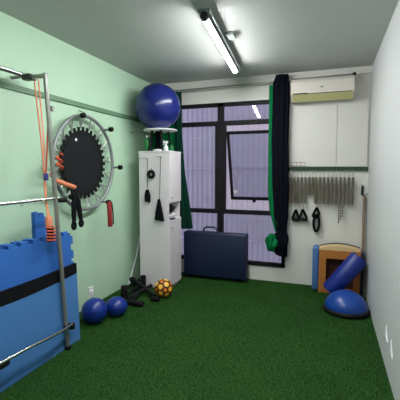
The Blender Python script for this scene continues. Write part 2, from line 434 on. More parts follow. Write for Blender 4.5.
# white boards and hook rail
t = thing('wall_board', (-.04, YB, 1.54), 'large white board under the air conditioner', 'board')
MB().box((-.528, YB-.024, 1.545), (.066, YB, 2.352), .003).build('panel', 'board', t)
MB().box((.070, YB-.024, 1.545), (.418, YB, 2.352), .003).build('panel', 'board', t)
t = thing('hook_rail', (-.04, YB, 1.49), 'dark green rail with hooks under the white board', 'hook rail')
MB().box((-.53, YB-.022, 1.492), (.435, YB, 1.538), .003).build('backboard', 'hook_green', t)
t2 = thing('wire_rack', (-.35, YB-.03, 1.55), 'thin brown wire rack on the white board above the springs', 'wire rack')
wr = MB()
for z in (1.556, 1.60): wr.cyl((-.52, YB-.03, z), (-.30, YB-.03, z), .0022, 6)
for i in range(5): wr.cyl((-.52+i*.055, YB-.03, 1.545), (-.52+i*.055, YB-.03, 1.60), .0022, 6)
wr.build('wires', 'wood_dk', t2)

# springs on hooks
def make_spring(length, label, group):
    t = thing('exercise_spring', (0, 0, 0), label, 'spring', group, world=False)
    r = .0125; turns = int(length/.0078); k = turns*8
    z1 = -.085; z0 = z1-length
    pts = [(r*math.cos(2*PI*i/8), r*math.sin(2*PI*i/8), z1-length*i/k) for i in range(k+1)]
    MB().tube(pts, .0040, 5).build('coil', 'spring', t, True)
    MB().tube([(0, 0, z1+.005), (0, 0, -.06), (.006, 0, -.045), (0, 0, -.03), (-.006, 0, -.045), (0, 0, -.06)], .0025, 6).build('top_eye', 'chrome', t, True)
    MB().tube([(0, 0, -.034), (.007, 0, -.02), (.006, 0, .0), (0, 0, .008), (-.006, 0, 0), (-.007, 0, -.02), (0, 0, -.034)], .0028, 6).build('snap_hook', 'chrome', t, True)
    MB().tube([(0, 0, z0+.004), (0, 0, z0-.012), (.007, 0, z0-.022), (0, 0, z0-.034), (-.007, 0, z0-.022), (0, 0, z0-.012)], .0026, 6).build('bottom_eye', 'chrome', t, True)
    return t
hooks = bpy.data.objects['hook_rail']
kinds = {'L': ('tan coil spring in the full-length row just right of the curtain', 'full-length springs beside the curtain', .335),
         'S': ('short coil spring in the gap between the two rows of long springs', 'short springs in the middle of the hook rail', .225),
         'R': ('tan coil spring in the right-hand full-length row on the hook rail', 'full-length springs in the right-hand row', .335)}
sp0 = {}
ORD = ['first', 'second', 'third', 'fourth', 'fifth', 'sixth', 'seventh', 'eighth', 'ninth', 'tenth']
cnt = {'L': 0, 'S': 0, 'R': 0}
row = [(-.475+i*.046, 'L') for i in range(5)] + [(-.243, 'S'), (-.203, 'S')] + [(-.163+i*.0478, 'R') for i in range(10)]
for x, kd in row:
    lab, gp, ln_ = kinds[kd]; loc = (x, YB-.055, 1.498)
    w_ = ORD[cnt[kd]]; cnt[kd] += 1
    lab = {'L': w_+' full-length coil spring counted rightwards from the dark curtain',
           'S': ('left' if w_ == 'first' else 'right')+' one of the two short coil springs mid-row on the hook rail',
           'R': w_+' long coil spring to the right of the two short ones'}[kd]
    if kd not in sp0: sp0[kd] = make_spring(ln_, lab, gp); sp0[kd].location = loc
    else: copy_thing(sp0[kd], loc, lab)
    MB().tube([(x, YB-.02, 1.515), (x, YB-.05, 1.503), (x, YB-.062, 1.508), (x, YB-.064, 1.520)], .003, 6).build('hook', 'chrome', hooks, True)
for x in (.33, .385):
    MB().tube([(x, YB-.02, 1.515), (x, YB-.05, 1.503), (x, YB-.062, 1.508), (x, YB-.064, 1.520)], .003, 6).build('hook', 'chrome', hooks, True)
s = make_spring(.50, 'longest thin spring hanging at the left end beside the curtain', None)
s.location = (-.512, YB-.04, 1.47); s.scale = (.75, .75, 1)
MB().tube([(-.512, YB-.02, 1.492), (-.512, YB-.045, 1.477), (-.512, YB-.05, 1.485)], .003, 6).build('hook', 'chrome', hooks, True)
# chain with snap hooks hanging from the right-hand springs
t = thing('chain', (.13, YB-.075, 1.03), 'short steel chain with snap hooks below the right-hand springs', 'chain')
for j, (x0_, zt, zb) in enumerate(((.115, 1.07, .84), (.135, 1.07, .90), (.155, 1.07, .93))):
    ch = MB(); z = zt; i = 0
    while z > zb:
        a = (i % 2)*PI/2
        ch.tube([(x0_+.006*math.cos(q)*math.cos(a), YB-.075+.006*math.cos(q)*math.sin(a), z+.011*math.sin(q)) for q in [w*PI/4 for w in range(8)]], .0042, 5, True)
        z -= .017; i += 1
    ch.build('strand', 'spring', t, True)
# handles
def strap(mb, pts, w, th):
    pts = [Vector(q) for q in pts]; vs = []
    for i, q in enumerate(pts):
        a = pts[max(0, i-1)]; b = pts[min(len(pts)-1, i+1)]; d = (b-a).normalized()
        s = d.cross(Vector((0, 1, 0))).normalized() if False else Vector((0, 1, 0)); nn = d.cross(s).normalized()
        for su, tv in ((-1,-1),(1,-1),(1,1),(-1,1)): vs.append(q+s*w/2*su+nn*th/2*tv)
    k = len(pts); fs = [(i*4+j, i*4+(j+1) % 4, i*4+4+(j+1) % 4, i*4+4+j) for i in range(k-1) for j in range(4)]+[(3,2,1,0), tuple((k-1)*4+j for j in range(4))]
    return mb.add(vs, fs)
HY = YB-.05
def grip_handle(x, z, lab, tilt=0, w=.074):
    t = thing('pull_handle', (x, HY, z), lab, 'handle')
    strap(MB(), [(x+tilt, HY, z), (x-w/2+tilt*.3, HY, z-.10), (x-w/2, HY, z-.125)], .036, .030).build('strap', 'black_fab', t)
    strap(MB(), [(x+tilt, HY, z), (x+w/2, HY, z-.10), (x+w/2, HY, z-.125)], .036, .030).build('strap', 'black_fab', t)
    MB().cyl((x-w/2-.012, HY, z-.125), (x+w/2+.012, HY, z-.135), .021, 14, .005).build('grip', 'black_rub', t, True)
    MB().tube([(x+tilt+.012*math.cos(a), HY, z+.012+.014*math.sin(a)) for a in [i*PI/6 for i in range(12)]], .003, 6, True).build('ring', 'chrome', t, True)
    return t
grip_handle(-.402, .992, 'black triangular pull handle, left of the pair hanging under the springs', .0)
grip_handle(-.306, 1.0, 'black triangular pull handle, right of the pair hanging under the springs', -.01)
t = thing('strap_handle', (-.135, HY, 1.02), 'black looped strap handle hanging under the right-hand springs', 'strap')
strap(MB(), [(-.145, HY, 1.03), (-.19, HY, .93), (-.185, HY, .905)], .036, .03).build('side_strap', 'black_fab', t)
strap(MB(), [(-.145, HY, 1.03), (-.115, HY, .95), (-.125, HY, .905), (-.185, HY, .905)], .036, .03).build('side_strap', 'black_fab', t)
strap(MB(), [(-.14+.034*math.cos(a)-.005, HY, .83+.105*math.sin(a)) for a in [PI/2+i*2*PI/24 for i in range(25)]], .036, .03).build('loop', 'black_fab', t)

# ------------------------------------------------------------------ white cabinet
CX0, CX1, CY0, CY1 = -2.262, -1.858, 4.04, 4.395
t = thing('storage_cabinet', ((CX0+CX1)/2, (CY0+CY1)/2, 0), 'tall narrow white storage cabinet against the left wall', 'cabinet')
c = MB()
c.box((CX0, CY0, .02), (CX1, CY0+.018, 1.72)); c.box((CX0, CY1-.018, .02), (CX1, CY1, 1.72))
c.box((CX0, CY0+.018, .02), (CX0+.015, CY1-.018, 1.72))
for z in (.06, .885, 1.105, 1.40): c.box((CX0+.015, CY0+.018, z-.018), (CX1-.004, CY1-.018, z))
c.build('body', 'white_mel', t)
MB().box((CX0-.004, CY0-.006, 1.72), (CX1+.020, CY1+.004, 1.738), .002).build('top', 'white_mel', t)
d = MB().box((CX1, CY0+.002, 1.10), (CX1+.018, CY1-.002, 1.718), .002).build('door', 'white_mel', t)
MB().cyl((CX1+.018, CY0+.04, 1.16), (CX1+.035, CY0+.04, 1.16), .008, 12).build('handle', 'chrome', d, True)
d = MB().box((CX1, CY0+.002, .05), (CX1+.018, CY1-.002, .84), .002).build('door', 'white_mel', t)
MB().cyl((CX1+.018, CY0+.04, .78), (CX1+.035, CY0+.04, .78), .008, 12).build('handle', 'chrome', d, True)
MB().box((CX1, CY0+.002, .845), (CX1+.02, CY1-.002, .885), .002).build('drawer_front', 'white_mel', t)
MB().box((CX0+.01, CY0+.01, 0), (CX1-.01, CY1-.01, .021)).build('plinth', 'white_mel', t)
# things in the open niche
t = thing('folded_cloth', (-1.93, 4.2, 1.04), 'dark cloth bundle stuffed under the upper shelf of the cabinet niche', 'cloth')
blob((-1.92, 4.15, 1.02), .075, .085, .055, 5, .12).build('bundle', 'black_fab', t, True)
t = thing('towel', (-1.9, 4.2, .886), 'pale towel lying in the open niche of the cabinet', 'towel')
blob((-1.93, 4.22, .925), .07, .11, .038, 5, .1, 2).build('roll', 'white_mel', t, True)
MB().box((-1.86, 4.07, .886), (-1.835, 4.2, .900), .003).build('remote_control', 'dark', origin=(-1.85, 4.13, .886), label='slim dark remote control on the cabinet niche shelf', category='remote control')

# hanging things on the cabinet's side panel
FY = CY0
t = thing('wire_hook', (-2.2, FY, 1.66), 'thin wire hook bar at the upper left of the cabinet side', 'hook')
MB().tube([(-2.255, FY-.006, 1.652), (-2.135, FY-.006, 1.648), (-2.13, FY-.012, 1.635)], .0035, 6).build('bar', 'steel', t, True)
t = thing('wire_hook', (-1.98, FY, 1.66), 'thin wire hook bar at the upper right of the cabinet side', 'hook')
MB().tube([(-2.02, FY-.006, 1.668), (-1.945, FY-.006, 1.664), (-1.94, FY-.012, 1.65)], .0035, 6).build('bar', 'steel', t, True)
t = thing('roll_of_tape', (-2.08, FY, 1.455), 'black round roll with a white centre hanging on the cabinet side', 'tape')
rr = MB(); cc = Vector((-2.083, FY-.022, 1.45))
rr.tube([cc+Vector((.037*math.cos(a), 0, .037*math.sin(a))) for a in [i*PI/12 for i in range(24)]], .020, 10, True); rr.build('roll', 'black_rub', t, True)
MB().cyl((-2.083, FY-.012, 1.45), (-2.083, FY-.001, 1.45), .02, 16).build('hub', 'white_pl', t, True)
MB().tube([(-2.083, FY-.015, 1.485), (-2.083, FY-.01, 1.53)], .003, 6).build('loop', 'black_fab', t, True)
t = thing('pouch', (-2.14, FY, 1.12), 'small black pouch on a cord at the left of the cabinet side', 'pouch')
MB().prism([(-2.17, 1.11), (-2.105, 1.10), (-2.10, 1.18), (-2.125, 1.26), (-2.155, 1.255), (-2.172, 1.19)], 1, FY-.035, FY-.004).build('bag', 'black_fab', t)
MB().tube([(-2.14, FY-.012, 1.255), (-2.138, FY-.01, 1.45), (-2.135, FY-.01, 1.648)], .003, 6).build('cord', 'dark', t, True)
t = thing('pouch', (-1.975, FY, .88), 'black triangular bag on a long cord at the right of the cabinet side', 'pouch')
MB().prism([(-2.03, .885), (-1.915, .875), (-1.93, .96), (-1.968, 1.145), (-1.985, 1.145), (-2.02, .98)], 1, FY-.04, FY-.004).build('bag', 'black_fab', t)
MB().tube([(-1.976, FY-.012, 1.14), (-1.965, FY-.01, 1.4), (-1.955, FY-.01, 1.66)], .003, 6).build('cord', 'dark', t, True)

# on top of the cabinet: stool, ball, bottles
TZ = 1.738; BC = (-2.055, 4.235)
t = thing('step_stool', (BC[0], BC[1], TZ), 'round white topped stool with dark legs on top of the cabinet', 'stool')
MB().lathe([(.001, 1.995-TZ), (.195, 1.995-TZ), (.212, 2.0-TZ), (.215, 2.009-TZ), (.205, 2.016-TZ), (.001, 2.016-TZ)], (BC[0], BC[1], TZ)).build('seat', 'white_pl', t, True)
for sx, sy in ((-1,-1), (1,-1), (1,1), (-1,1)):
    MB().cyl((BC[0]+sx*.06, BC[1]+sy*.11, 1.995), (BC[0]+sx*.09, BC[1]+sy*.14, TZ), .014, 12).build('leg', 'black_rub', t, True)
MB().cyl((BC[0]-.02, BC[1], TZ), (BC[0]-.02, BC[1], 1.995), .045, 20).build('column', 'curtain_dk', t, True)
R_ = .290
o = MB().ball((-2.088, 4.235, 2.016+R_-.004), R_, 1, 64).build('exercise_ball', 'ball_blue', smooth=True, origin=(-2.088, 4.235, 2.016), label='large glossy blue exercise ball on top of the cabinet', category='exercise ball')
MB().cyl((-2.30, 4.06, 2.28), (-2.29, 4.068, 2.28), .012, 12).build('plug', 'dark', o, True)
t = thing('spray_bottle', (-1.915, 4.10, TZ), 'white spray bottle on the right front of the cabinet top', 'bottle')
MB().lathe([(.001, 0), (.026, 0), (.028, .006), (.028, .045), (.02, .06), (.011, .068), (.011, .075)], (-1.915, 4.10, TZ), 24).build('bottle', 'white_pl', t, True)
MB().cyl((-1.915, 4.10, TZ+.072), (-1.915, 4.10, TZ+.092), .013, 14).build('collar', 'white_pl', t, True)
MB().prism([(-1.95, TZ+.098), (-1.90, TZ+.092), (-1.885, TZ+.1), (-1.90, TZ+.12), (-1.945, TZ+.125)], 1, 4.09, 4.11).build('spray_head', 'white_pl', t)
MB().prism([(-1.945, TZ+.098), (-1.935, TZ+.098), (-1.945, TZ+.07), (-1.951, TZ+.071)], 1, 4.095, 4.105).build('trigger', 'white_pl', t)
t = thing('bottle', (-2.19, 4.13, TZ), 'green bottle with a pale cap on the left of the cabinet top', 'bottle')
MB().lathe([(.001, 0), (.034, 0), (.036, .006), (.036, .12), (.022, .155), (.013, .168), (.013, .18)], (-2.19, 4.13, TZ), 24).build('body', 'green_pl', t, True)
MB().cyl((-2.19, 4.13, TZ+.175), (-2.19, 4.13, TZ+.20), .016, 14, .003).build('cap', 'white_pl', t, True)
t = thing('bottle', (-1.865, 4.16, TZ), 'dark green bottle at the right edge of the cabinet top', 'bottle')
MB().lathe([(.001, 0), (.022, 0), (.024, .005), (.024, .05), (.015, .065), (.01, .07), (.01, .08)], (-1.865, 4.16, TZ), 24).build('body', 'green_pl', t, True)
MB().cyl((-1.865, 4.16, TZ+.078), (-1.865, 4.16, TZ+.092), .012, 12).build('cap', 'dark', t, True)
MB().lathe([(.001, 0), (.055, 0), (.06, .012), (.05, .02), (.001, .02)], (-2.02, 4.085, TZ), 24).build('saucer', 'white_pl', smooth=True, origin=(-2.02, 4.085, TZ), label='small white dish at the front of the cabinet top', category='dish')
MB().cyl((XL, 4.18, 1.99), (-2.245, 4.14, 2.0), .005, 8).build('wall_rod', 'stickwood', smooth=True, origin=(XL, 4.18, 1.99), label='thin brown rod sticking out of the left wall under the ball', category='rod')

# ------------------------------------------------------------------ folded massage table
t = thing('folded_massage_table', (-1.45, 4.70, 0), 'navy folded massage table with a carry handle leaning under the window', 'massage table')
for a, b in ((4.60, 4.665), (4.685, 4.75)):
    MB().box((-1.893, a, .045), (-1.005, b, .655), .018).build('pad', 'navy', t, True)
MB().box((-1.885, 4.655, .03), (-1.013, 4.695, .645), .006).build('frame', 'wood_dk', t)
for x in (-1.8, -1.1): MB().box((x-.03, 4.64, .0), (x+.03, 4.71, .035), .004).build('foot', 'black_rub', t)
MB().tube([(-1.62, 4.675, .645), (-1.615, 4.675, .70), (-1.58, 4.675, .722), (-1.47, 4.675, .722), (-1.43, 4.675, .70), (-1.425, 4.675, .645)], .013, 10).build('handle', 'navy', t, True)

# ------------------------------------------------------------------ right corner: arc box, bolster, bosu, pole
t = thing('wooden_arc_box', (.095, 4.68, 0), 'wooden box with a square opening and blue padded edge against the back wall', 'box')
bx0, bx1, by0, by1, bz = -.098, .37, 4.60, 4.79, .55
def arc(u): return .040*(1-((u-(bx0+bx1)/2)/((bx1-bx0)/2))**2)
ox0, ox1, oz0, oz1 = -.015, .30, .07, .43
f = MB()
xs = [bx0, ox0, ox1, bx1]
f.box((bx0, by0, 0), (ox0, by0+.018, bz-.018)); f.box((ox1, by0, 0), (bx1, by0+.018, bz-.018))
f.box((ox0, by0, 0), (ox1, by0+.018, oz0)); f.box((ox0, by0, oz1), (ox1, by0+.018, bz-.018))
f.build('front_panel', 'wood', t)
N_ = 16; us = [bx0+(bx1-bx0)*i/N_ for i in range(N_+1)]
MB().prism([(u, bz-.018) for u in us]+[(u, bz+arc(u)-.004) for u in reversed(us)], 1, by0, by1).build('arched_top', 'wood_lt', t, True)
sd = MB(); sd.box((bx0, by0+.018, 0), (bx0+.018, by1, bz-.018)); sd.box((bx1-.018, by0+.018, 0), (bx1, by1, bz-.018)); sd.box((bx0+.018, by1-.018, 0), (bx1-.018, by1, bz-.018))
sd.build('carcass', 'wood_dk', t)
cv = MB(); top = [(u, bz+arc(u)-.004) for u in us]; outer = [(bx0-.0+ (u-bx0), z+.009) for u, z in top]
cv.prism(top+list(reversed(outer)), 1, by1-.03, by1); cv.build('top_pad', 'navy', t, True)
MB().box((bx0-.076, by0-.008, .02), (bx0, by1, bz+.008), .022).build('side_pad', 'pad_blue', t, True)
MB().box((bx1, by0-.004, .02), (bx1+.03, by1, bz-.02), .01).build('side_pad', 'navy', t, True)

t = thing('bolster', (0, 0, 0), 'blue cylindrical foam bolster leaning diagonally against the wooden box', 'bolster', world=False)
pa, pb = Vector((.035, 4.37, .10)), Vector((.350, 4.445, .505))
ba = (pb-pa).normalized(); r_ = .104
t.location = pa; t['_w'] = tuple(pa)
MB().cyl(pa+ba*.004, pb-ba*.004, r_, 40, .012).build('cover', 'roll', t, True)
for q, s_ in ((pa, -1), (pb, 1)):
    MB().cyl(q-ba*.004*s_, q+ba*.003*s_, r_-.014, 32).build('end_disc', 'roll', t, True)

t = thing('balance_dome', (.198, 4.05, 0), 'blue half-ball balance trainer on a dark base near the right wall', 'balance trainer')
dc = (.198, 4.05, 0); DR = .214
MB().lathe([(.001, .0), (.17, .0), (.212, .010), (.232, .022), (.236, .034), (.228, .046), (.001, .05)], dc, 56).build('base', 'black_rub', t, True)
MB().lathe([(DR*math.cos(i*PI/2/16)+1e-4,   .046+.180*math.sin(i*PI/2/16)) for i in range(17)], dc, 56).build('dome', 'bosu', t, True)
MB().lathe([(.001, .2245), (.035, .2235), (.035, .2285), (.001, .229)], dc, 24).build('top_disc', 'bosu', t, True)
MB().tube([(dc[0]+.217*math.cos(a), dc[1]+.217*math.sin(a), .048) for a in [i*PI/24 for i in range(48)]], .008, 8, True).build('rim', 'dark', t, True)

t = thing('wooden_pole', (.405, 4.72, 0), 'thin brown pole standing in the right corner', 'pole')
MB().cyl((.400, 4.66, 0), (.398, YB-.05, 1.19), .015, 14).build('shaft', 'stickwood', t, True)
t = thing('wooden_pole', (.425, 4.60, 0), 'slim steel pole standing in the right corner beside the brown pole', 'pole')
MB().cyl((.424, 4.60, 0), (.425, YB-.03, 1.17), .010, 12).build('shaft', 'steel', t, True)
t = thing('wall_hook', (.385, YB, 1.24), 'small black hook on the wall above the corner poles', 'hook')
MB().box((.365, YB-.02, 1.195), (.395, YB, 1.30), .004).build('plate', 'dark', t)
MB().tube([(.38, YB-.02, 1.22), (.39, YB-.075, 1.20), (.425, YB-.08, 1.20), (.43, YB-.07, 1.22)], .006, 8).build('arm', 'dark', t, True)
MB().box((.372, YB-.03, 1.30), (.388, YB, 1.32), .003).build('top_knob', 'dark', t)

# two white marks on the right wall, modelled as thin raised streaks
for y0_, z0_, y1_, z1_, lab in ((2.99, .325, 2.905, .225, 'white mark on the right wall, the one nearer the corner'), (2.755, .318, 2.675, .216, 'white mark on the right wall, the one nearer the camera')):
    p = [Vector((XR-.003, y0_, z0_)), Vector((XR-.003, (y0_+y1_)/2+.02, (z0_+z1_)/2)), Vector((XR-.003, y1_, z1_))]
    mb = MB(); mb.tube([p[0], p[1], Vector((XR-.003, p[1].y-.015, z1_+.03)), p[2]], [.005, .009, .010, .005], 8)
    mb.build('wall_mark', 'white_pl', smooth=True, origin=p[0], label=lab, category='strip')

# ------------------------------------------------------------------ wall trampoline
TX, TY, TZc, TR = -2.385, 3.155, 1.575, .480
t = thing('mini_trampoline', (XL, TY, TZc-TR), 'round black mini trampoline with grey rim hung on the green wall', 'trampoline')
def cp(a, r, x=TX): return Vector((x, TY+r*math.cos(a), TZc+r*math.sin(a)))
MB().tube([cp(i*2*PI/72, TR) for i in range(72)], .0185, 12, True).build('rim', 'grey_paint', t, True)
NT = 32
def gear():
    pr_ = []
    for i in range(NT):
        a = 2*PI*i/NT; w = 2*PI/NT
        for du, r in ((-.5, .332), (-.25, .335), (-.22, .371), (.22, .371), (.25, .335)): pr_.append((a+du*w, r))
    return pr_
gp = gear()
mb = MB(); inn = [(a, .295) for a, r in gp]; k = len(gp)
vs = [cp(a, r, TX-.03+x) for x in (-.004, .006) for a, r in gp]+[cp(a, r, TX-.03+x) for x in (-.004, .006) for a, r in inn]
fs = []
for i in range(k):
    j = (i+1) % k; fs += [(i, j, 2*k+j, 2*k+i), (k+i, 3*k+i, 3*k+j, k+j), (i, k+i, k+j, j)]
mb.add(vs, fs).build('toothed_border', 'black_rub', t)
MB().prism([(TY+.297*math.cos(i*2*PI/60), TZc+.297*math.sin(i*2*PI/60)) for i in range(60)], 0, TX-.033, TX-.027).build('jumping_mat', 'tramp', t)
for i in range(NT//2):
    a = 2*PI*(2*i+.5)/NT
    MB().tube([cp(a-.085, TR-.014), cp(a-.035, .41, TX-.02), cp(a, .362, TX-.032), cp(a+.035, .41, TX-.02), cp(a+.085, TR-.014)], [.006, .010, .008, .010, .006], 6).build('coil_spring', 'tramp_spring', t, True)
MB().cyl(cp(2.05, .26, TX-.027), cp(2.05, .26, TX-.022), .016, 16).build('sticker', 'white_pl', t, True)
MB().cyl(cp(PI/2, TR+.06, XL), cp(PI/2, TR+.03, TX), .005, 8).build('wall_hook', 'steel', smooth=True, origin=(XL, TY, TZc+TR+.05), label='small steel hook on the green wall above the trampoline', category='hook')
legs = [110, 50, -5, -61, -138, 176]
for dg in legs:
    a = math.radians(dg); lg = MB().cyl(cp(a, TR, TX), cp(a, TR+.006, TX+.085), .012, 12).build('leg', 'grey_paint', t, True)
    MB().cyl(cp(a, TR+.006, TX+.08), cp(a, TR+.008, TX+.125), .026, 16, .006).build('rubber_foot', 'black_rub', lg, True)
def foot(dg, dx=.1): return cp(math.radians(dg), TR, TX+dx)
# cuffs hung on the lower feet
q = foot(-138); 
t = thing('ankle_strap', tuple(q), 'pair of long black ankle straps hanging from the trampoline foot', 'strap')
for dy, zb in ((-.035, -.25), (.045, -.24)):
    c0_ = Vector((q.x+.04, q.y, q.z))
    MB().tube([c0_+Vector((0, 0, .02)), c0_+Vector((0, dy*.8, -.06)), c0_+Vector((.005, dy, -.15)), c0_+Vector((.01, dy*1.3, zb))], [.026, .030, .030, .022], 10, flat=.6).build('strap', 'black_fab', t, True)
    MB().tube([c0_+Vector((.01, dy*1.3+.022*math.cos(w), zb-.02+.03*math.sin(w))) for w in [i*PI/6 for i in range(12)]], .013, 8, True).build('cuff', 'black_fab', t, True)
q = foot(-61)
t = thing('grip_handle', tuple(q), 'dark red foam grip hanging from the right lower foot of the trampoline', 'handle')
MB().cyl(q+Vector((.02, -.012, .0)), q+Vector((.02, .0, -.275)), .026, 16, .006).build('foam_grip', 'red', t, True)
MB().tube([q+Vector((.045, -.002, .0)), q+Vector((.046, .02, -.12)), q+Vector((.045, .022, -.25))], .007, 8).build('webbing', 'black_fab', t, True)
q = foot(176)
t = thing('orange_tubing', tuple(q), 'coiled orange rubber tubing hanging over the left foot of the trampoline', 'resistance band')
MB().tube([q+Vector((.0+.012*math.cos(w*1.0), -.03+.035*math.sin(w), .04-.0075*w*1.2)) for w in [i*PI/6 for i in range(30)]], .011, 8).build('coil', 'orange_dk', t, True)
t = thing('orange_grip', (-2.3, 2.70, 1.36), 'orange foam grip crossing the lower left rim of the trampoline', 'handle')
MB().cyl((-2.30, 2.595, 1.41), (-2.30, 2.86, 1.335), .023, 16, .008).build('foam_grip', 'orange', t, True)
MB().tube([(-2.30, 2.60, 1.41), (-2.32, 2.56, 1.45), (-2.33, 2.60, 1.52)], .006, 8).build('cord', 'orange_dk', t, True)

# ------------------------------------------------------------------ steel exercise frame
PX = -2.03
t = thing('pilates_wall_frame', (PX, 2.4, 0), 'tall steel pilates frame with horizontal bars in front of the green wall', 'exercise frame')
ptop = Vector((-2.085, 2.285, 2.245)); pbot = Vector((-2.035, 2.385, 0))
def onp(z): return pbot.lerp(ptop, z/2.245)
MB().tube([pbot, onp(1), ptop], .0175, 16).build('upright', 'steel', t, True)
ntop = ptop+Vector((0, -1.3, 0)); nbot = pbot+Vector((-.0, -1.3, 0))
MB().tube([nbot, ntop], .0175, 16).build('upright', 'steel', t, True)
MB().cyl(ptop+Vector((0, 0, -.02)), Vector((-2.31, 2.34, 2.245)), .017, 14).build('top_link', 'steel', t, True)
MB().cyl(ntop+Vector((0, 0, -.02)), Vector((-2.31, 1.02, 2.245)), .017, 14).build('top_link', 'steel', t, True)
MB().cyl((-2.30, 2.37, 2.25), (-2.30, .98, 2.25), .017, 14).build('top_rail', 'chrome', t, True)
MB().cyl((-2.26, 2.37, 2.225), (-2.26, .98, 2.225), .006, 10).build('lower_rod', 'dark', t, True)
for y in (2.32, 1.05):
    MB().box((-2.325, y-.03, 2.215), (-2.245, y+.03, 2.262), .005).build('clamp', 'dark', t)
    MB().cyl((-2.30, y, 2.25), (XL, y, 2.25), .014, 12).build('wall_bracket', 'steel', t, True)
a = onp(1.275)
mbr = MB().cyl(a+Vector((0, .02, 0)), a+Vector((0, -1.3, 0)), .0125, 14).build('middle_bar', 'chrome', t, True)
for u in (.14, .34, .55, .8):
    c_ = a+Vector((0, -u, -.022))
    MB().tube([c_+Vector((0, .01*math.cos(w), .012*math.sin(w))) for w in [i*PI/4 for i in range(8)]], .0025, 6, True).build('eyelet', 'steel', mbr, True)
a = onp(1.255); MB().cyl(a+Vector((-.02, .03, 0)), a+Vector((.03, .10, 0)), .018, 14, .004).build('rubber_end', 'black_rub', t, True)
MB().tube([onp(.2)+Vector((.035, .03, .01)), (-1.975, 2.28, .222), (-1.965, 2.1, .238), (-1.965, 1.9, .254), (-1.965, 1.45, .268)], .012, 14).build('push_bar', 'chrome', t, True)
MB().cyl(onp(.2)+Vector((-.02, -.005, 0)), onp(.2)+Vector((.05, .05, -.01)), .028, 14, .005).build('clamp', 'black_rub', t, True)
MB().cyl((-1.985, 1.745, .232), (-1.985, 1.65, .232), .026, 14, .005).build('rubber_end', 'black_rub', t, True)
pz = onp(1.98); MB().box((pz.x, pz.y+.01, pz.z-.02), (pz.x+.03, pz.y+.035, pz.z+.02), .004).build('pin', 'steel', t)
for q in (pbot, nbot): MB().cyl((q.x, q.y, 0), (q.x, q.y, .03), .026, 14).build('foot_cap', 'black_rub', t, True)

# orange elastic tubes hanging from the top rail
t = thing('resistance_band', (-2.28, 2.36, 2.23), 'orange elastic band with a striped red coil hanging from the steel frame', 'resistance band')
bm_ = MB(); bm_.tube([(-2.30, 2.36, 2.272), (-2.278, 2.373, 2.229), (-2.18, 2.335, 1.622), (-2.14, 2.30, 1.44), (-2.10, 2.265, 1.266), (-2.05, 2.232, 1.13)], [.010, .010, .014, .017, .017, .018], 10, flat=.5)
bm_.tube([(-2.30, 2.41, 2.272), (-2.278, 2.42, 2.235), (-2.19, 2.365, 1.68), (-2.175, 2.34, 1.60)], [.010]*4, 8, flat=.5)
bm_.build('band', 'orange', t, True)
cg = MB().cyl((-2.05, 2.232, 1.14), (-2.042, 2.225, 1.06), .028, 14, .004).build('sleeve', 'orange', t, True)
for i in range(5):
    z = 1.055-i*.024
    MB().tube([(-2.024+.020*math.cos(w), 2.224+.042*math.sin(w), z-.006*math.sin(w)) for w in [j*PI/8 for j in range(16)]], .0065, 8, True).build('coil_turn', 'orange_dk', t, True)
MB().cyl((-2.030, 2.224, .950), (-2.030, 2.224, 1.065), .026, 12).build('core', 'black_rub', t, True)
t = thing('blue_grip', (-2.27, 2.44, 1.45), 'small dark blue grip hooked on the steel frame beside the orange band', 'handle')
MB().cyl((-2.12, 2.295, 1.42), (-2.12, 2.295, 1.475), .018, 14, .005).build('grip', 'purple', t, True)
MB().tube([(-2.12, 2.295, 1.47), (-2.105, 2.30, 1.65), (-2.092, 2.302, 1.85)], .008, 8, flat=.5).build('cord', 'orange_dk', t, True)

# ------------------------------------------------------------------ foam mats
def teeth(u0, u1, v, dirn, pitch=.105, d=.028):
    pts = []; n = max(1, int((u1-u0)/pitch)); w = (u1-u0)/n
    for i in range(n):
        a = u0+i*w
        pts += [(a, v), (a+w*.28, v), (a+w*.22, v-d*dirn*-1), (a+w*.78, v-d*dirn*-1), (a+w*.72, v)]
    pts.append((u1, v)); return pts
y_near, y_far = 1.42, 2.548
def mat_poly(y0_, y1_, z1_, zj, d=.028):
    # outline in (y, z): toothed top edge, toothed upper part of the far edge, smooth below
    P_ = [(y0_, 0), (y1_, 0), (y1_, zj)]
    P_ += [(z, u) for u, z in teeth(zj, z1_-.02, y1_-d, 1, .105, d)]
    P_ += [(y, z) for y, z in reversed(teeth(y0_, y1_-d, z1_-d, 1, .105, d))]
    return P_
def lean_mat(name, x0, th, poly, lean, mt, label):
    mb = MB().prism([(y-poly[0][0], z) for y, z in poly], 0, 0, th)
    o = mb.build(name, mt); o.location = (x0, poly[0][0], 0.002); o.rotation_euler = (0, -lean, 0)
    o['label'] = label; o['category'] = 'mat'; return o
LN = 0.03
lean_mat('foam_mat', -2.165, .04, mat_poly(1.40, 2.53, .93, .62), LN, 'mat_blue', 'blue puzzle foam mat in the middle of the leaning stack').location.x = -2.165
fm = lean_mat('foam_mat', -2.12, .045, mat_poly(1.42, 2.566, .972, .70), LN, 'mat_blue', 'blue puzzle foam mat with toothed edge leaning behind the steel frame')
lean_mat('foam_mat', -2.215, .045, mat_poly(1.36, 2.26, .96, .9), LN, 'mat_blue', 'blue puzzle foam mat at the wall side of the stack of mats')
# narrow blue strip standing up behind
MB().prism([(2.335, 0), (2.47, 0), (2.47, 1.10), (2.43, 1.11), (2.425, 1.14), (2.385, 1.135), (2.375, 1.11), (2.36, 1.155), (2.33, 1.15)], 0, -2.32, -2.28).build('foam_mat_strip', 'mat_blue', origin=(-2.30, 2.40, 0), label='tall narrow blue foam strip sticking up behind the mats', category='mat')
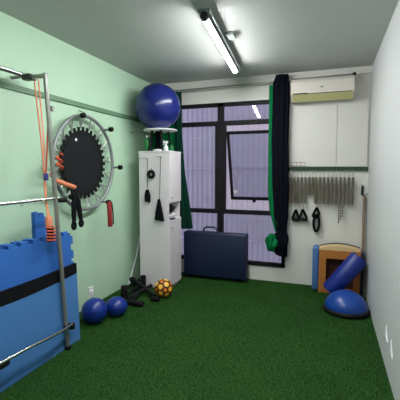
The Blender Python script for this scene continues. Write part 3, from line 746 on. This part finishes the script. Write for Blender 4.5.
# front folded mat with a black band along its top
def fy(y):   # top of the light panel
    u = (y-1.42)/(2.57-1.42); return .60+.045*math.sin(PI*u)*(-.55)
ys = [1.42+i*(2.572-1.42)/20 for i in range(21)]
poly = [(ys[0], 0), (ys[-1], 0)]+[(y, fy(y)) for y in reversed(ys)]
t = thing('folded_mat', (-2.06, 2.0, 0), 'light blue folded exercise mat with a black band at the front of the stack', 'mat')
def leanx(z): return -2.072-z*.030
def leaned(mb, x_off=0):
    mb.v = [(v[0]-v[2]*.030, v[1], v[2]) for v in mb.v]; return mb
leaned(MB().prism(poly, 0, -2.072, -2.055)).build('panel', 'mat_light', t)
bp_ = [(y, fy(y)) for y in ys]+[(y, fy(y)+.088+.012*math.sin(PI*(y-1.42)/1.15)) for y in reversed(ys)]
leaned(MB().prism(bp_, 0, -2.073, -2.053)).build('black_band', 'black_fab', t)

# ------------------------------------------------------------------ outlet, cable
t = thing('wall_outlet', (XL, 3.28, .13), 'small white wall outlet low on the green wall behind the blue balls', 'outlet')
MB().box((XL, 3.235, .09), (XL+.010, 3.315, .215), .003).build('cover_plate', 'white_pl', t)
MB().box((XL+.010, 3.255, .125), (XL+.022, 3.295, .175), .003).build('socket', 'white_pl', t)
MB().tube([(XL+.01, 4.47, .95), (XL+.01, 4.40, .62), (XL+.01, 4.35, .50), (XL+.01, 4.26, .32), (XL+.012, 4.14, .12), (XL+.02, 4.07, .03), (XL+.03, 4.02, .010)], .0095, 8).build('white_cable', 'white_pl', smooth=True, origin=(XL, 4.3, .01), label='thin white cable hanging down the green wall beside the cabinet', category='cable')

# ------------------------------------------------------------------ small balls
o = MB().ball((-2.145, 2.905, .124), .124, 1, 48).build('pilates_ball', 'ball_small', smooth=True, origin=(-2.145, 2.905, 0), label='blue rubber ball on the turf, the rounder one nearer the mats', category='ball')
MB().cyl((-2.06, 2.81, .15), (-2.055, 2.803, .15), .008, 10).build('plug', 'dark', o, True)
o = MB().ball((-2.04, 3.13, .098), .112, .875, 48).build('pilates_ball', 'ball_small', smooth=True, origin=(-2.04, 3.13, 0), label='slightly flattened blue rubber ball beside the black frame', category='ball')
MB().cyl((-1.955, 3.055, .11), (-1.95, 3.05, .11), .008, 10).build('plug', 'dark', o, True)

# orange and yellow ball: truncated icosahedron panels on a sphere
def soccer(c, r):
    bm = bmesh.new(); bmesh.ops.create_icosphere(bm, subdivisions=1, radius=1)
    iv = [v.co.copy() for v in bm.verts]; ie = [(e.verts[0].index, e.verts[1].index) for e in bm.edges]
    ifc = [[v.index for v in f.verts] for f in bm.faces]; bm.free()
    hexes = []; pents = []
    for f in ifc:
        pts = []
        for i in range(3):
            a, b, c_ = iv[f[i]], iv[f[(i+1) % 3]], iv[f[(i+2) % 3]]
            pts += [a.lerp(b, 1/3), a.lerp(b, 2/3)]
        hexes.append(pts)
    for i, v in enumerate(iv):
        nb = [iv[b if a == i else a] for a, b in ie if i in (a, b)]
        ax = v.normalized(); u = ax.orthogonal().normalized(); w = ax.cross(u)
        nb.sort(key=lambda q: math.atan2(q.dot(w), q.dot(u)))
        pents.append([v.lerp(q, 1/3) for q in nb])
    def patch(mb, pts, shrink, rr):
        c0 = sum(pts, Vector())/len(pts); pts = [c0.lerp(q, shrink) for q in pts]; k = len(pts); S = 4
        rings = [[c0.lerp(pts[i].lerp(pts[(i+1) % k], j/3), s/S) for i in range(k) for j in range(3)] for s in range(1, S+1)]
        V = [c0]+[q for R in rings for q in R]; n = 3*k
        F = [(0, 1+i, 1+(i+1) % n) for i in range(n)]
        for s in range(S-1): F += [(1+s*n+i, 1+(s+1)*n+i, 1+(s+1)*n+(i+1) % n, 1+s*n+(i+1) % n) for i in range(n)]
        mb.add([Vector(c)+q.normalized()*rr for q in V], F)
    rot = Matrix.Rotation(.5, 3, 'X') @ Matrix.Rotation(.4, 3, 'Z')
    hexes = [[rot @ q for q in h] for h in hexes]; pents = [[rot @ q for q in h] for h in pents]
    o = MB().ball(c, r-.0015, 1, 40).build('football', 'ball_seam', smooth=True, origin=(c[0], c[1], 0), label='small orange and yellow football in front of the cabinet', category='ball')
    a = MB(); b = MB()
    for i, h in enumerate(hexes): patch(a, h, .70, r)
    for h in pents: patch(b, h, .66, r)
    a.build('yellow_panels', 'yellow', o, True); b.build('orange_panels', 'ball_or', o, True)
soccer((-1.82, 3.80, .108), .108)

# ------------------------------------------------------------------ black padded bar frame lying on the turf
t = thing('push_up_frame', (-2.1, 3.7, 0), 'black metal frame with padded bar ends lying between the balls and the cabinet', 'exercise frame')
def bar(nm, a, b, r, mt='black_rub'): MB().cyl(a, b, r, 14, min(.006, r*.3)).build(nm, mt, t, True)
bar('foam_pad', (-2.21, 3.56, .0), (-2.21, 3.56, .165), .038)
bar('foam_pad', (-2.20, 4.00, .0), (-2.20, 4.00, .165), .034)
bar('cross_bar', (-2.21, 3.56, .055), (-2.20, 4.0, .055), .017)
bar('long_bar', (-2.34, 3.98, .115), (-1.88, 3.68, .045), .026)
bar('long_bar', (-2.16, 3.56, .022), (-2.03, 3.90, .085), .024)
bar('long_bar', (-2.22, 3.58, .115), (-2.30, 3.96, .09), .014)
bar('foot_bar', (-2.17, 3.43, .034), (-1.89, 3.43, .034), .033)
bar('foam_pad', (-2.34, 4.02, .03), (-2.34, 3.94, .13), .03)
bar('foot_bar', (-1.89, 3.63, .03), (-1.80, 3.63, .03), .03)
bar('cross_bar', (-2.03, 3.45, .05), (-2.10, 3.70, .05), .016)

for o in bpy.data.objects:
    if '_w' in o: del o['_w']
